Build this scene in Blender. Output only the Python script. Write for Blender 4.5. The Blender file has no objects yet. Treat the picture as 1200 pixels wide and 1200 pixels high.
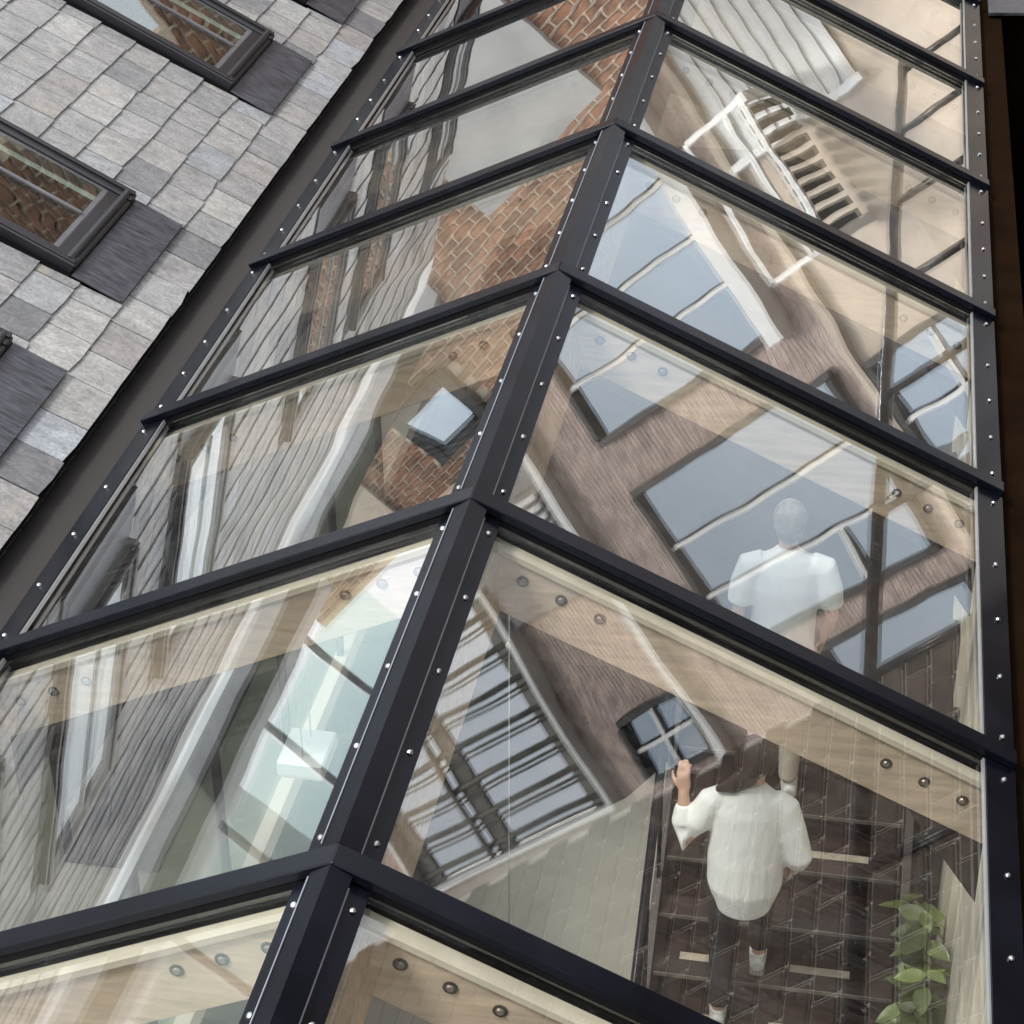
import bpy, bmesh, math, random
from mathutils import Vector, Matrix
random.seed(7)
scene = bpy.context.scene
COL = scene.collection
rad = math.radians

# ------------------------------------------------------------------ camera
# x = across the passage, y = along the ridge, z = up; z = 0 is the ridge of the glass roof
PITCH, ROLL, AZ = rad(31.30), rad(-0.54), rad(10.49)
CAM = Vector((1.1928, -3.8577, 3.4797))
fw = Vector((-math.sin(AZ)*math.cos(PITCH), math.cos(AZ)*math.cos(PITCH), -math.sin(PITCH)))
rt = Vector((math.cos(AZ), math.sin(AZ), 0)); up = rt.cross(fw)
r2 = rt*math.cos(ROLL) + up*math.sin(ROLL); u2 = -rt*math.sin(ROLL) + up*math.cos(ROLL)
cd = bpy.data.cameras.new('camera'); cam = bpy.data.objects.new('camera', cd); COL.objects.link(cam)
cd.sensor_width = 36; cd.lens = 2403.0/1200*36; cd.clip_start = 0.05; cd.clip_end = 3000
cam.matrix_world = Matrix(((r2.x, u2.x, -fw.x, CAM.x), (r2.y, u2.y, -fw.y, CAM.y), (r2.z, u2.z, -fw.z, CAM.z), (0, 0, 0, 1)))
scene.camera = cam

# ------------------------------------------------------------------ light (bright overcast day)
SUN_EL, SUN_AZ = rad(58), rad(232)          # azimuth measured from +y towards +x
sun_from = Vector((math.sin(SUN_AZ)*math.cos(SUN_EL), math.cos(SUN_AZ)*math.cos(SUN_EL), math.sin(SUN_EL)))
world = bpy.data.worlds.new('World'); scene.world = world; world.use_nodes = True
wn = world.node_tree; wn.nodes.clear()
sky = wn.nodes.new('ShaderNodeTexSky'); sky.sky_type = 'NISHITA'; sky.sun_disc = False
sky.sun_elevation = SUN_EL; sky.sun_rotation = SUN_AZ; sky.air_density = 1.0; sky.dust_density = 4.0; sky.ozone_density = 1.0
hs = wn.nodes.new('ShaderNodeHueSaturation'); hs.inputs['Saturation'].default_value = 0.32
bg = wn.nodes.new('ShaderNodeBackground'); bg.inputs['Strength'].default_value = 0.125
wo = wn.nodes.new('ShaderNodeOutputWorld')
wtc = wn.nodes.new('ShaderNodeTexCoord'); wmp = wn.nodes.new('ShaderNodeMapping'); wmp.inputs['Scale'].default_value = (1, 1, 2.6)
cn = wn.nodes.new('ShaderNodeTexNoise'); cn.inputs['Scale'].default_value = 2.2; cn.inputs['Detail'].default_value = 6; cn.inputs['Roughness'].default_value = 0.55
cr_ = wn.nodes.new('ShaderNodeValToRGB'); cr_.color_ramp.elements[0].position = 0.34; cr_.color_ramp.elements[0].color = (4.6, 5.2, 5.9, 1)
cr_.color_ramp.elements[1].position = 0.66; cr_.color_ramp.elements[1].color = (7.2, 7.3, 7.4, 1)
cmx = wn.nodes.new('ShaderNodeMix'); cmx.data_type = 'RGBA'; cmx.inputs[0].default_value = 0.8
wn.links.new(wtc.outputs['Generated'], wmp.inputs[0]); wn.links.new(wmp.outputs[0], cn.inputs['Vector']); wn.links.new(cn.outputs['Fac'], cr_.inputs[0])
wn.links.new(sky.outputs[0], hs.inputs['Color']); wn.links.new(hs.outputs[0], cmx.inputs[6]); wn.links.new(cr_.outputs[0], cmx.inputs[7])
wn.links.new(cmx.outputs[2], bg.inputs[0]); wn.links.new(bg.outputs[0], wo.inputs[0])
sd = bpy.data.lights.new('sun', 'SUN'); sd.energy = 1.5; sd.angle = rad(12); sd.color = (1.0, 0.955, 0.89)
sun = bpy.data.objects.new('sun', sd); COL.objects.link(sun); sun.location = (0, -5, 30)
sun.rotation_euler = (-sun_from).to_track_quat('-Z', 'Y').to_euler()
scene.view_settings.view_transform = 'Standard'; scene.view_settings.look = 'None'
scene.view_settings.gamma = 1.0; scene.view_settings.exposure = 1.3
scene.render.engine = 'CYCLES'
scene.cycles.max_bounces = 14; scene.cycles.transparent_max_bounces = 24; scene.cycles.glossy_bounces = 6
scene.cycles.caustics_reflective = False; scene.cycles.caustics_refractive = False
scene.cycles.use_denoising = True

# ------------------------------------------------------------------ materials
MATS = {}
def mat(name, col, rough=0.6, metal=0.0, var=0.12, scale=8.0, bump=0.0, bscale=60.0, spec=0.5, perobj=0.0, stretch=None, coat=0.0, col2=None):
    """procedural principled material: noise colour variation, optional per-object brightness, fine relief"""
    m = bpy.data.materials.new(name); m.use_nodes = True; nt = m.node_tree; N = nt.nodes; L = nt.links
    p = N['Principled BSDF']; p.inputs['Roughness'].default_value = rough; p.inputs['Metallic'].default_value = metal
    p.inputs['Specular IOR Level'].default_value = spec
    if coat: p.inputs['Coat Weight'].default_value = coat; p.inputs['Coat Roughness'].default_value = 0.2
    tc = N.new('ShaderNodeTexCoord'); vec = tc.outputs['Object']
    if stretch:
        mp = N.new('ShaderNodeMapping'); mp.inputs['Scale'].default_value = stretch; L.new(vec, mp.inputs[0]); vec = mp.outputs[0]
    if perobj:
        oi = N.new('ShaderNodeObjectInfo'); ad = N.new('ShaderNodeVectorMath'); ad.operation = 'MULTIPLY_ADD'
        ad.inputs[1].default_value = (37, 91, 53)
        L.new(oi.outputs['Random'], ad.inputs[0]); L.new(vec, ad.inputs[2]); vec = ad.outputs[0]
    nz = N.new('ShaderNodeTexNoise'); nz.inputs['Scale'].default_value = scale; nz.inputs['Detail'].default_value = 7; nz.inputs['Roughness'].default_value = 0.62
    L.new(vec, nz.inputs['Vector'])
    cr = N.new('ShaderNodeValToRGB'); e = cr.color_ramp.elements
    lo = tuple(c*(1-var*1.6) for c in col[:3]); hi = tuple(min(1, c*(1+var*1.6)) for c in (col2 or col)[:3])
    e[0].position = 0.3; e[0].color = (*lo, 1); e[1].position = 0.72; e[1].color = (*hi, 1)
    L.new(nz.outputs['Fac'], cr.inputs[0]); out = cr.outputs[0]
    if perobj:
        hv = N.new('ShaderNodeHueSaturation'); mr = N.new('ShaderNodeMapRange')
        mr.inputs['To Min'].default_value = 1-perobj; mr.inputs['To Max'].default_value = 1+perobj
        L.new(oi.outputs['Random'], mr.inputs[0]); L.new(mr.outputs[0], hv.inputs['Value']); L.new(out, hv.inputs['Color']); out = hv.outputs[0]
    L.new(out, p.inputs['Base Color'])
    if bump:
        n2 = N.new('ShaderNodeTexNoise'); n2.inputs['Scale'].default_value = bscale; n2.inputs['Detail'].default_value = 6
        L.new(vec, n2.inputs['Vector']); b = N.new('ShaderNodeBump'); b.inputs['Strength'].default_value = bump; b.inputs['Distance'].default_value = 0.01
        L.new(n2.outputs['Fac'], b.inputs['Height']); L.new(b.outputs[0], p.inputs['Normal'])
        rr = N.new('ShaderNodeMapRange'); rr.inputs['To Min'].default_value = max(0.02, rough-0.12); rr.inputs['To Max'].default_value = min(1, rough+0.12)
        L.new(nz.outputs['Fac'], rr.inputs[0]); L.new(rr.outputs[0], p.inputs['Roughness'])
    MATS[name] = m; return m

mat('black_paint', (0.0035, 0.0042, 0.008), 0.22, var=0.3, scale=3, bump=0.05, bscale=300, spec=0.2)
mat('black_edge', (0.003, 0.003, 0.004), 0.6, var=0.2, scale=20, spec=0.1)
mat('seam', (0.24, 0.25, 0.28), 0.4, 0.4, var=0.1)
mat('steel', (0.46, 0.46, 0.46), 0.32, 1.0, var=0.05)
mat('bead', (0.42, 0.43, 0.44), 0.35, 0.6, var=0.05)
mat('timber', (0.64, 0.50, 0.375), 0.55, var=0.16, scale=3.2, bump=0.06, bscale=30, perobj=0.10, stretch=(1, 9, 9), spec=0.3)
mat('timber_batten', (0.76, 0.67, 0.54), 0.5, var=0.10, scale=4, perobj=0.06)
mat('bolt_dark', (0.05, 0.042, 0.035), 0.45, 0.6, var=0.2)
mat('bolt_centre', (0.30, 0.26, 0.21), 0.4, 0.8, var=0.2)
mat('gusset', (0.05, 0.036, 0.03), 0.5, 0.3, var=0.2)
mat('lead', (0.052, 0.055, 0.068), 0.42, 0.25, var=0.45, scale=9, bump=0.15, bscale=35, stretch=(1, 5, 1))
mat('roof_window_frame', (0.010, 0.010, 0.013), 0.42, var=0.2, scale=4, bump=0.05, bscale=200)
mat('white_paint', (0.78, 0.78, 0.76), 0.45, var=0.05)
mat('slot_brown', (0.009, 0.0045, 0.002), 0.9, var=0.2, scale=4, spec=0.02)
mat('white_floor', (0.74, 0.67, 0.57), 0.6, var=0.06, scale=1.2)
mat('brown_gutter', (0.013, 0.0098, 0.0085), 0.75, var=0.14, scale=4, bump=0.05, bscale=90, stretch=(1, .3, 1))
mat('mortar', (0.70, 0.57, 0.44), 0.9, var=0.15, scale=40, bump=0.3, bscale=120)
mat('brick', (0.20, 0.095, 0.055), 0.85, var=0.35, scale=16, bump=0.3, bscale=80, perobj=0.4, col2=(0.26, 0.125, 0.075))
mat('brick_stuff', (0.20, 0.095, 0.055), 0.85, var=0.5, scale=5, bump=0.3, bscale=80, col2=(0.26, 0.125, 0.075))
mat('block', (0.085, 0.058, 0.046), 0.85, var=0.3, scale=9, bump=0.3, bscale=50, perobj=0.3)
mat('block_joint', (0.80, 0.75, 0.67), 0.9, var=0.12, scale=30, bump=0.2)
mat('facade_tile', (0.45, 0.35, 0.31), 0.8, var=0.30, scale=5, bump=0.35, bscale=40, stretch=(1, 1, 3))
mat('cream_render', (0.56, 0.47, 0.385), 0.85, var=0.10, scale=3, bump=0.15, bscale=70)
mat('siding', (0.70, 0.71, 0.70), 0.55, var=0.06, scale=5, stretch=(.4, .4, 4))
mat('grey_panel', (0.36, 0.36, 0.35), 0.7, var=0.10, scale=2)
mat('pale_render', (0.80, 0.80, 0.78), 0.85, var=0.08, scale=1.5, bump=0.1)
mat('olive', (0.135, 0.125, 0.105), 0.55, var=0.15)
mat('pale_blind', (0.66, 0.69, 0.72), 0.6, var=0.06)
mat('grey_metal', (0.13, 0.13, 0.14), 0.42, 0.4, var=0.15, scale=3)
mat('plaster', (0.74, 0.71, 0.66), 0.85, var=0.06, scale=2.5, bump=0.05)
mat('cream_panel', (0.78, 0.71, 0.60), 0.55, var=0.10, scale=2.0, perobj=0.22, stretch=(1, 8, .7))
mat('dark_wood', (0.036, 0.021, 0.017), 0.34, var=0.35, scale=4, bump=0.08, bscale=40, stretch=(1, 8, 8), perobj=0.2)
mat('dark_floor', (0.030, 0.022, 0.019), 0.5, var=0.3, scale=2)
mat('pale_floor', (0.31, 0.285, 0.25), 0.6, var=0.12, scale=1.2, bump=0.04)
mat('nosing', (0.30, 0.27, 0.24), 0.35, 0.7, var=0.15)
mat('tread_strip', (0.46, 0.38, 0.30), 0.55, var=0.2, scale=12)  # pale colour painted for patches of light on the steps
mat('skin', (0.56, 0.34, 0.25), 0.5, var=0.06, scale=10)
mat('hair_brown', (0.045, 0.026, 0.018), 0.5, var=0.35, scale=30, bump=0.4, bscale=90, stretch=(4, 4, .6))
mat('hair_grey', (0.22, 0.205, 0.19), 0.6, var=0.3, scale=20, bump=0.15, bscale=40)
mat('white_cloth', (0.82, 0.81, 0.79), 0.85, var=0.04, scale=7, bump=0.9, bscale=9, stretch=(3.2, 3.2, .8))
mat('tee_cloth', (0.86, 0.86, 0.86), 0.85, var=0.03, scale=7, bump=0.3, bscale=9, stretch=(2, 2, 1))
mat('black_cloth', (0.016, 0.013, 0.014), 0.9, var=0.2, bump=0.3, bscale=14)
mat('beige_cloth', (0.56, 0.49, 0.40), 0.9, var=0.06, bump=0.3, bscale=14)
mat('shoe', (0.66, 0.64, 0.61), 0.5, var=0.1)
mat('sole', (0.30, 0.28, 0.26), 0.7, var=0.1)
mat('leaf', (0.060, 0.095, 0.026), 0.34, var=0.4, scale=4, perobj=0.45, spec=0.5, col2=(0.13, 0.165, 0.05))
mat('stem', (0.12, 0.14, 0.05), 0.6, var=0.2)
mat('clay', (0.23, 0.20, 0.18), 0.8, var=0.15, bump=0.1)
mat('soil', (0.03, 0.022, 0.016), 0.95, var=0.4, scale=60, bump=0.5)
mat('asphalt', (0.05, 0.05, 0.052), 0.9, var=0.25, scale=1.5, bump=0.3, bscale=80)
mat('roof_felt', (0.15, 0.14, 0.135), 0.9, var=0.25, scale=1.6, bump=0.3, bscale=90)
mat('lamp_white', (0.55, 0.56, 0.55), 0.4, var=0.03)

def slate_mat():
    m = bpy.data.materials.new('slate'); m.use_nodes = True; nt = m.node_tree; N = nt.nodes; L = nt.links; p = N['Principled BSDF']
    tc = N.new('ShaderNodeTexCoord'); oi = N.new('ShaderNodeObjectInfo'); at = N.new('ShaderNodeAttribute'); at.attribute_name = 'tone'
    rnd = N.new('ShaderNodeMath'); rnd.operation = 'ADD'; L.new(oi.outputs['Random'], rnd.inputs[0]); L.new(at.outputs['Fac'], rnd.inputs[1])
    fr = N.new('ShaderNodeMath'); fr.operation = 'FRACT'; L.new(rnd.outputs[0], fr.inputs[0])
    ad = N.new('ShaderNodeVectorMath'); ad.operation = 'MULTIPLY_ADD'; ad.inputs[1].default_value = (71, 43, 29)
    L.new(fr.outputs[0], ad.inputs[0]); L.new(tc.outputs['Object'], ad.inputs[2])
    mp = N.new('ShaderNodeMapping'); mp.inputs['Scale'].default_value = (3, 6, 3); L.new(ad.outputs[0], mp.inputs[0])
    n1 = N.new('ShaderNodeTexNoise'); n1.inputs['Scale'].default_value = 2.6; n1.inputs['Detail'].default_value = 9; n1.inputs['Roughness'].default_value = 0.68; n1.inputs['Distortion'].default_value = 0.6
    L.new(mp.outputs[0], n1.inputs['Vector'])
    n2 = N.new('ShaderNodeTexNoise'); n2.inputs['Scale'].default_value = 60; n2.inputs['Detail'].default_value = 5; L.new(ad.outputs[0], n2.inputs['Vector'])
    n3 = N.new('ShaderNodeTexNoise'); n3.inputs['Scale'].default_value = 6.5; n3.inputs['Detail'].default_value = 6; L.new(ad.outputs[0], n3.inputs['Vector'])
    base = N.new('ShaderNodeValToRGB'); cr = base.color_ramp; cr.interpolation = 'LINEAR'
    cr.elements[0].position = 0.0; cr.elements[0].color = (0.15, 0.152, 0.162, 1)
    for pos, c in ((0.08, (0.17, 0.172, 0.18)), (0.14, (0.235, 0.235, 0.24)), (0.22, (0.265, 0.262, 0.26)), (0.34, (0.30, 0.297, 0.295)), (0.46, (0.25, 0.248, 0.252)), (0.56, (0.325, 0.32, 0.31)), (0.66, (0.27, 0.255, 0.25)), (0.76, (0.305, 0.302, 0.302)), (0.86, (0.37, 0.365, 0.35)), (0.93, (0.275, 0.285, 0.30))):
        el = cr.elements.new(pos); el.color = (*c, 1)
    cr.elements[-1].color = (0.36, 0.385, 0.42, 1)
    L.new(fr.outputs[0], base.inputs[0])
    st = N.new('ShaderNodeMapRange'); st.inputs['From Min'].default_value = 0.32; st.inputs['From Max'].default_value = 0.7; st.inputs['To Min'].default_value = 0.54; st.inputs['To Max'].default_value = 1.02
    L.new(n1.outputs['Fac'], st.inputs[0])
    sp = N.new('ShaderNodeMapRange'); sp.inputs['From Min'].default_value = 0.3; sp.inputs['From Max'].default_value = 0.7; sp.inputs['To Min'].default_value = 0.74; sp.inputs['To Max'].default_value = 1.2
    L.new(n2.outputs['Fac'], sp.inputs[0])
    mu = N.new('ShaderNodeMath'); mu.operation = 'MULTIPLY'; L.new(st.outputs[0], mu.inputs[0]); L.new(sp.outputs[0], mu.inputs[1])
    hv = N.new('ShaderNodeHueSaturation'); L.new(base.outputs[0], hv.inputs['Color']); L.new(mu.outputs[0], hv.inputs['Value'])
    rust = N.new('ShaderNodeMapRange'); rust.inputs['From Min'].default_value = 0.60; rust.inputs['From Max'].default_value = 0.74; rust.inputs['To Max'].default_value = 0.5
    L.new(n3.outputs['Fac'], rust.inputs[0])
    mx = N.new('ShaderNodeMix'); mx.data_type = 'RGBA'; L.new(rust.outputs[0], mx.inputs[0]); L.new(hv.outputs[0], mx.inputs[6]); mx.inputs[7].default_value = (0.33, 0.285, 0.235, 1)
    L.new(mx.outputs[2], p.inputs['Base Color']); p.inputs['Roughness'].default_value = 0.5; p.inputs['Specular IOR Level'].default_value = 0.5
    b = N.new('ShaderNodeBump'); b.inputs['Strength'].default_value = 0.35; b.inputs['Distance'].default_value = 0.006
    L.new(n1.outputs['Fac'], b.inputs['Height']); b2 = N.new('ShaderNodeBump'); b2.inputs['Strength'].default_value = 0.18; b2.inputs['Distance'].default_value = 0.003
    L.new(n2.outputs['Fac'], b2.inputs['Height']); L.new(b.outputs[0], b2.inputs['Normal']); L.new(b2.outputs[0], p.inputs['Normal'])
    MATS['slate'] = m
slate_mat()

def glass_mat(name, r0, r1, tint, amp, scale, perobj=True, gtint=(1, 1, 1), dirt=0.0):
    """float glass: clear transmission plus a mirror reflection growing at grazing angles, slightly wavy"""
    m = bpy.data.materials.new(name); m.use_nodes = True; nt = m.node_tree; N = nt.nodes; L = nt.links; N.clear()
    out = N.new('ShaderNodeOutputMaterial'); tr = N.new('ShaderNodeBsdfTransparent'); tr.inputs[0].default_value = (*tint, 1)
    gl = N.new('ShaderNodeBsdfGlossy'); gl.inputs['Roughness'].default_value = 0.0; gl.inputs[0].default_value = (*gtint, 1)
    lw = N.new('ShaderNodeLayerWeight'); lw.inputs[0].default_value = 0.5
    pw = N.new('ShaderNodeMath'); pw.operation = 'POWER'; pw.inputs[1].default_value = 5; L.new(lw.outputs['Facing'], pw.inputs[0])
    ma = N.new('ShaderNodeMath'); ma.operation = 'MULTIPLY_ADD'; ma.inputs[1].default_value = r1; ma.inputs[2].default_value = r0; ma.use_clamp = True; L.new(pw.outputs[0], ma.inputs[0])
    mx = N.new('ShaderNodeMixShader'); L.new(ma.outputs[0], mx.inputs[0]); L.new(tr.outputs[0], mx.inputs[1]); L.new(gl.outputs[0], mx.inputs[2]); L.new(mx.outputs[0], out.inputs[0])
    if amp:
        tc = N.new('ShaderNodeTexCoord'); oi = N.new('ShaderNodeObjectInfo'); ad = N.new('ShaderNodeVectorMath'); ad.operation = 'MULTIPLY_ADD'; ad.inputs[1].default_value = (17, 23, 11)
        L.new(oi.outputs['Random'], ad.inputs[0]); L.new(tc.outputs['Object'], ad.inputs[2])
        nz = N.new('ShaderNodeTexNoise'); nz.inputs['Scale'].default_value = scale; nz.inputs['Detail'].default_value = 1.2; nz.inputs['Roughness'].default_value = 0.35
        L.new(ad.outputs[0], nz.inputs['Vector'])
        b = N.new('ShaderNodeBump'); b.inputs['Strength'].default_value = 1.0; b.inputs['Distance'].default_value = amp
        L.new(nz.outputs['Fac'], b.inputs['Height']); L.new(b.outputs[0], gl.inputs['Normal'])
    if dirt:
        tc = N.new('ShaderNodeTexCoord'); mp = N.new('ShaderNodeMapping'); mp.inputs['Scale'].default_value = (1.2, 14, 1.2); L.new(tc.outputs['Object'], mp.inputs[0])
        d1 = N.new('ShaderNodeTexNoise'); d1.inputs['Scale'].default_value = 2.2; d1.inputs['Detail'].default_value = 6; L.new(mp.outputs[0], d1.inputs['Vector'])
        d2 = N.new('ShaderNodeTexNoise'); d2.inputs['Scale'].default_value = 55; d2.inputs['Detail'].default_value = 4; L.new(tc.outputs['Object'], d2.inputs['Vector'])
        r1_ = N.new('ShaderNodeMapRange'); r1_.inputs['From Min'].default_value = .48; r1_.inputs['From Max'].default_value = .75; r1_.inputs['To Max'].default_value = dirt; L.new(d1.outputs['Fac'], r1_.inputs[0])
        r2_ = N.new('ShaderNodeMapRange'); r2_.inputs['From Min'].default_value = .66; r2_.inputs['From Max'].default_value = .74; r2_.inputs['To Max'].default_value = dirt*2.2; L.new(d2.outputs['Fac'], r2_.inputs[0])
        sm = N.new('ShaderNodeMath'); sm.operation = 'ADD'; L.new(r1_.outputs[0], sm.inputs[0]); L.new(r2_.outputs[0], sm.inputs[1])
        df = N.new('ShaderNodeBsdfDiffuse'); df.inputs[0].default_value = (.62, .6, .56, 1)
        m2 = N.new('ShaderNodeMixShader'); L.new(sm.outputs[0], m2.inputs[0]); L.new(mx.outputs[0], m2.inputs[1]); L.new(df.outputs[0], m2.inputs[2]); L.new(m2.outputs[0], out.inputs[0])
    MATS[name] = m
glass_mat('roof_glass', 0.095, 2.6, (0.965, 0.98, 0.97), 0.0014, 1.5, dirt=0.026)
glass_mat('skylight_glass', 0.10, 1.3, (0.80, 0.87, 0.84), 0.0012, 3.0)
glass_mat('balustrade_glass', 0.08, 1.5, (0.86, 0.93, 0.90), 0, 1)
def pane_mat(name, base, refl, tint=(0.80, 0.90, 1.0)):
    m = bpy.data.materials.new(name); m.use_nodes = True; nt = m.node_tree; N = nt.nodes; L = nt.links; p = N['Principled BSDF']
    N.remove(p); out = N['Material Output']
    df = N.new('ShaderNodeBsdfDiffuse'); df.inputs[0].default_value = (*base, 1); gl = N.new('ShaderNodeBsdfGlossy'); gl.inputs['Roughness'].default_value = 0.01
    gl.inputs[0].default_value = (*tint, 1)
    mx = N.new('ShaderNodeMixShader'); mx.inputs[0].default_value = refl
    L.new(df.outputs[0], mx.inputs[1]); L.new(gl.outputs[0], mx.inputs[2]); L.new(mx.outputs[0], out.inputs[0]); MATS[name] = m
pane_mat('window_glass', (0.03, 0.04, 0.05), 0.5)
pane_mat('bright_glass', (0.6, 0.62, 0.64), 0.9, tint=(.95, .97, 1.0))
pane_mat('dim_glass', (0.05, 0.06, 0.07), 0.3)
M = MATS

# ------------------------------------------------------------------ mesh helpers
class MB:
    def __init__(s): s.v = []; s.f = []; s.tone = []
    def add(s, vs, fs):
        o = len(s.v); s.v += [tuple(v) for v in vs]; s.f += [tuple(i+o for i in f) for f in fs]
    def box(s, c, size, X=(1, 0, 0), Y=(0, 1, 0), Z=(0, 0, 1)):
        c = Vector(c); X = Vector(X)*size[0]/2; Y = Vector(Y)*size[1]/2; Z = Vector(Z)*size[2]/2
        vs = [c+a*X+b*Y+d*Z for d in (-1, 1) for b in (-1, 1) for a in (-1, 1)]
        s.add(vs, [(0, 2, 3, 1), (4, 5, 7, 6), (0, 1, 5, 4), (2, 6, 7, 3), (0, 4, 6, 2), (1, 3, 7, 5)])
    def bb(s, x0, x1, y0, y1, z0, z1): s.box(((x0+x1)/2, (y0+y1)/2, (z0+z1)/2), (abs(x1-x0), abs(y1-y0), abs(z1-z0)))
    def prism(s, prof, A, B):
        """closed profile of 3-d points at A-offset, extruded from vector A to vector B"""
        n = len(prof); A = Vector(A); B = Vector(B)
        vs = [Vector(p)+A for p in prof]+[Vector(p)+B for p in prof]
        s.add(vs, [tuple(range(n)), tuple(range(2*n-1, n-1, -1))]+[(i, i+n, (i+1) % n+n, (i+1) % n) for i in range(n)])
    def tube(s, pts, rads, side=(1, 0, 0), seg=12, cap=True):
        pts = [Vector(p) for p in pts]; side = Vector(side); n = len(pts); base = len(s.v)
        for i, p in enumerate(pts):
            T = (pts[min(i+1, n-1)]-pts[max(i-1, 0)]).normalized()
            S = side-T*side.dot(T)
            if S.length < 1e-4: S = Vector((0, 1, 0))-T*T.y
            S.normalize(); Bv = T.cross(S); r = rads[i]; a, b = (r, r) if not isinstance(r, (tuple, list)) else r
            for k in range(seg):
                t = 2*math.pi*k/seg; s.v.append(tuple(p+S*(a*math.cos(t))+Bv*(b*math.sin(t))))
        for i in range(n-1):
            for k in range(seg):
                s.f.append((base+i*seg+k, base+i*seg+(k+1) % seg, base+(i+1)*seg+(k+1) % seg, base+(i+1)*seg+k))
        if cap:
            s.f.append(tuple(base+k for k in range(seg-1, -1, -1))); s.f.append(tuple(base+(n-1)*seg+k for k in range(seg)))
    def ball(s, c, r, seg=16, rings=10):
        c = Vector(c); base = len(s.v)
        for i in range(rings+1):
            ph = math.pi*i/rings
            for k in range(seg):
                t = 2*math.pi*k/seg; s.v.append((c.x+r[0]*math.sin(ph)*math.cos(t), c.y+r[1]*math.sin(ph)*math.sin(t), c.z+r[2]*math.cos(ph)))
        for i in range(rings):
            for k in range(seg): s.f.append((base+i*seg+k, base+(i+1)*seg+k, base+(i+1)*seg+(k+1) % seg, base+i*seg+(k+1) % seg))
    def mesh(s, name, m, bevel=0, smooth=False, recalc=True):
        me = bpy.data.meshes.new(name); me.from_pydata(s.v, [], s.f)
        bm = bmesh.new(); bm.from_mesh(me)
        if recalc: bmesh.ops.recalc_face_normals(bm, faces=bm.faces)
        if bevel:
            es = [e for e in bm.edges if len(e.link_faces) == 2 and e.calc_face_angle(0) > 0.4]
            bmesh.ops.bevel(bm, geom=es, offset=bevel, segments=1, affect='EDGES', profile=0.5, clamp_overlap=True)
        bm.to_mesh(me); bm.free()
        if smooth:
            for p in me.polygons: p.use_smooth = True
        me.materials.append(M[m]); return me
    def build(s, name, m, parent=None, bevel=0, smooth=False):
        return link(name, s.mesh(name, m, bevel, smooth), parent)
def link(name, me, parent=None):
    o = bpy.data.objects.new(name, me); COL.objects.link(o); o.parent = parent; return o
def tag(o, label=None, cat=None, group=None, kind=None):
    if label: o['label'] = label
    if cat: o['category'] = cat
    if group: o['group'] = group
    if kind: o['kind'] = kind
    return o
def empty(name, loc, label, cat, group=None):
    o = bpy.data.objects.new(name, None); COL.objects.link(o); o.location = loc; o.empty_display_size = 0.1
    o.matrix_world = Matrix.Translation(loc); return tag(o, label, cat, group)
def under(o, parent):
    """parent while keeping world coordinates (parents here are pure translations)"""
    o.parent = parent; o.matrix_parent_inverse = Matrix.Translation(-tot(parent)); return o
def tot(p):
    return p.location.copy() if p.parent is None else Vector((0, 0, 0))      # parts themselves sit at the world origin
# every part is modelled in world coordinates; roots sit at the world position given, parts are shifted back
def part(mb, name, m, root, bevel=0, smooth=False):
    o = mb.build(name, m, None, bevel, smooth); return under(o, root)

# ------------------------------------------------------------------ ground and large setting
g = MB(); g.bb(-1500, 1500, -1500, 1500, -6.4, -6.2); tag(g.build('ground', 'asphalt'), kind='structure')
B = rad(24.92); cB, sB = math.cos(B), math.sin(B)
def RP(side, s, n, y=0.0): return Vector((side*(s*cB+n*sB), y, -s*sB+n*cB))
NODES = [-1.84, 0.0, 1.84, 3.671, 5.349, 7.014, 8.69, 10.36, 12.03]
CW = 0.08            # cap width
S_END = 2.065; S_GL = 1.962

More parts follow.
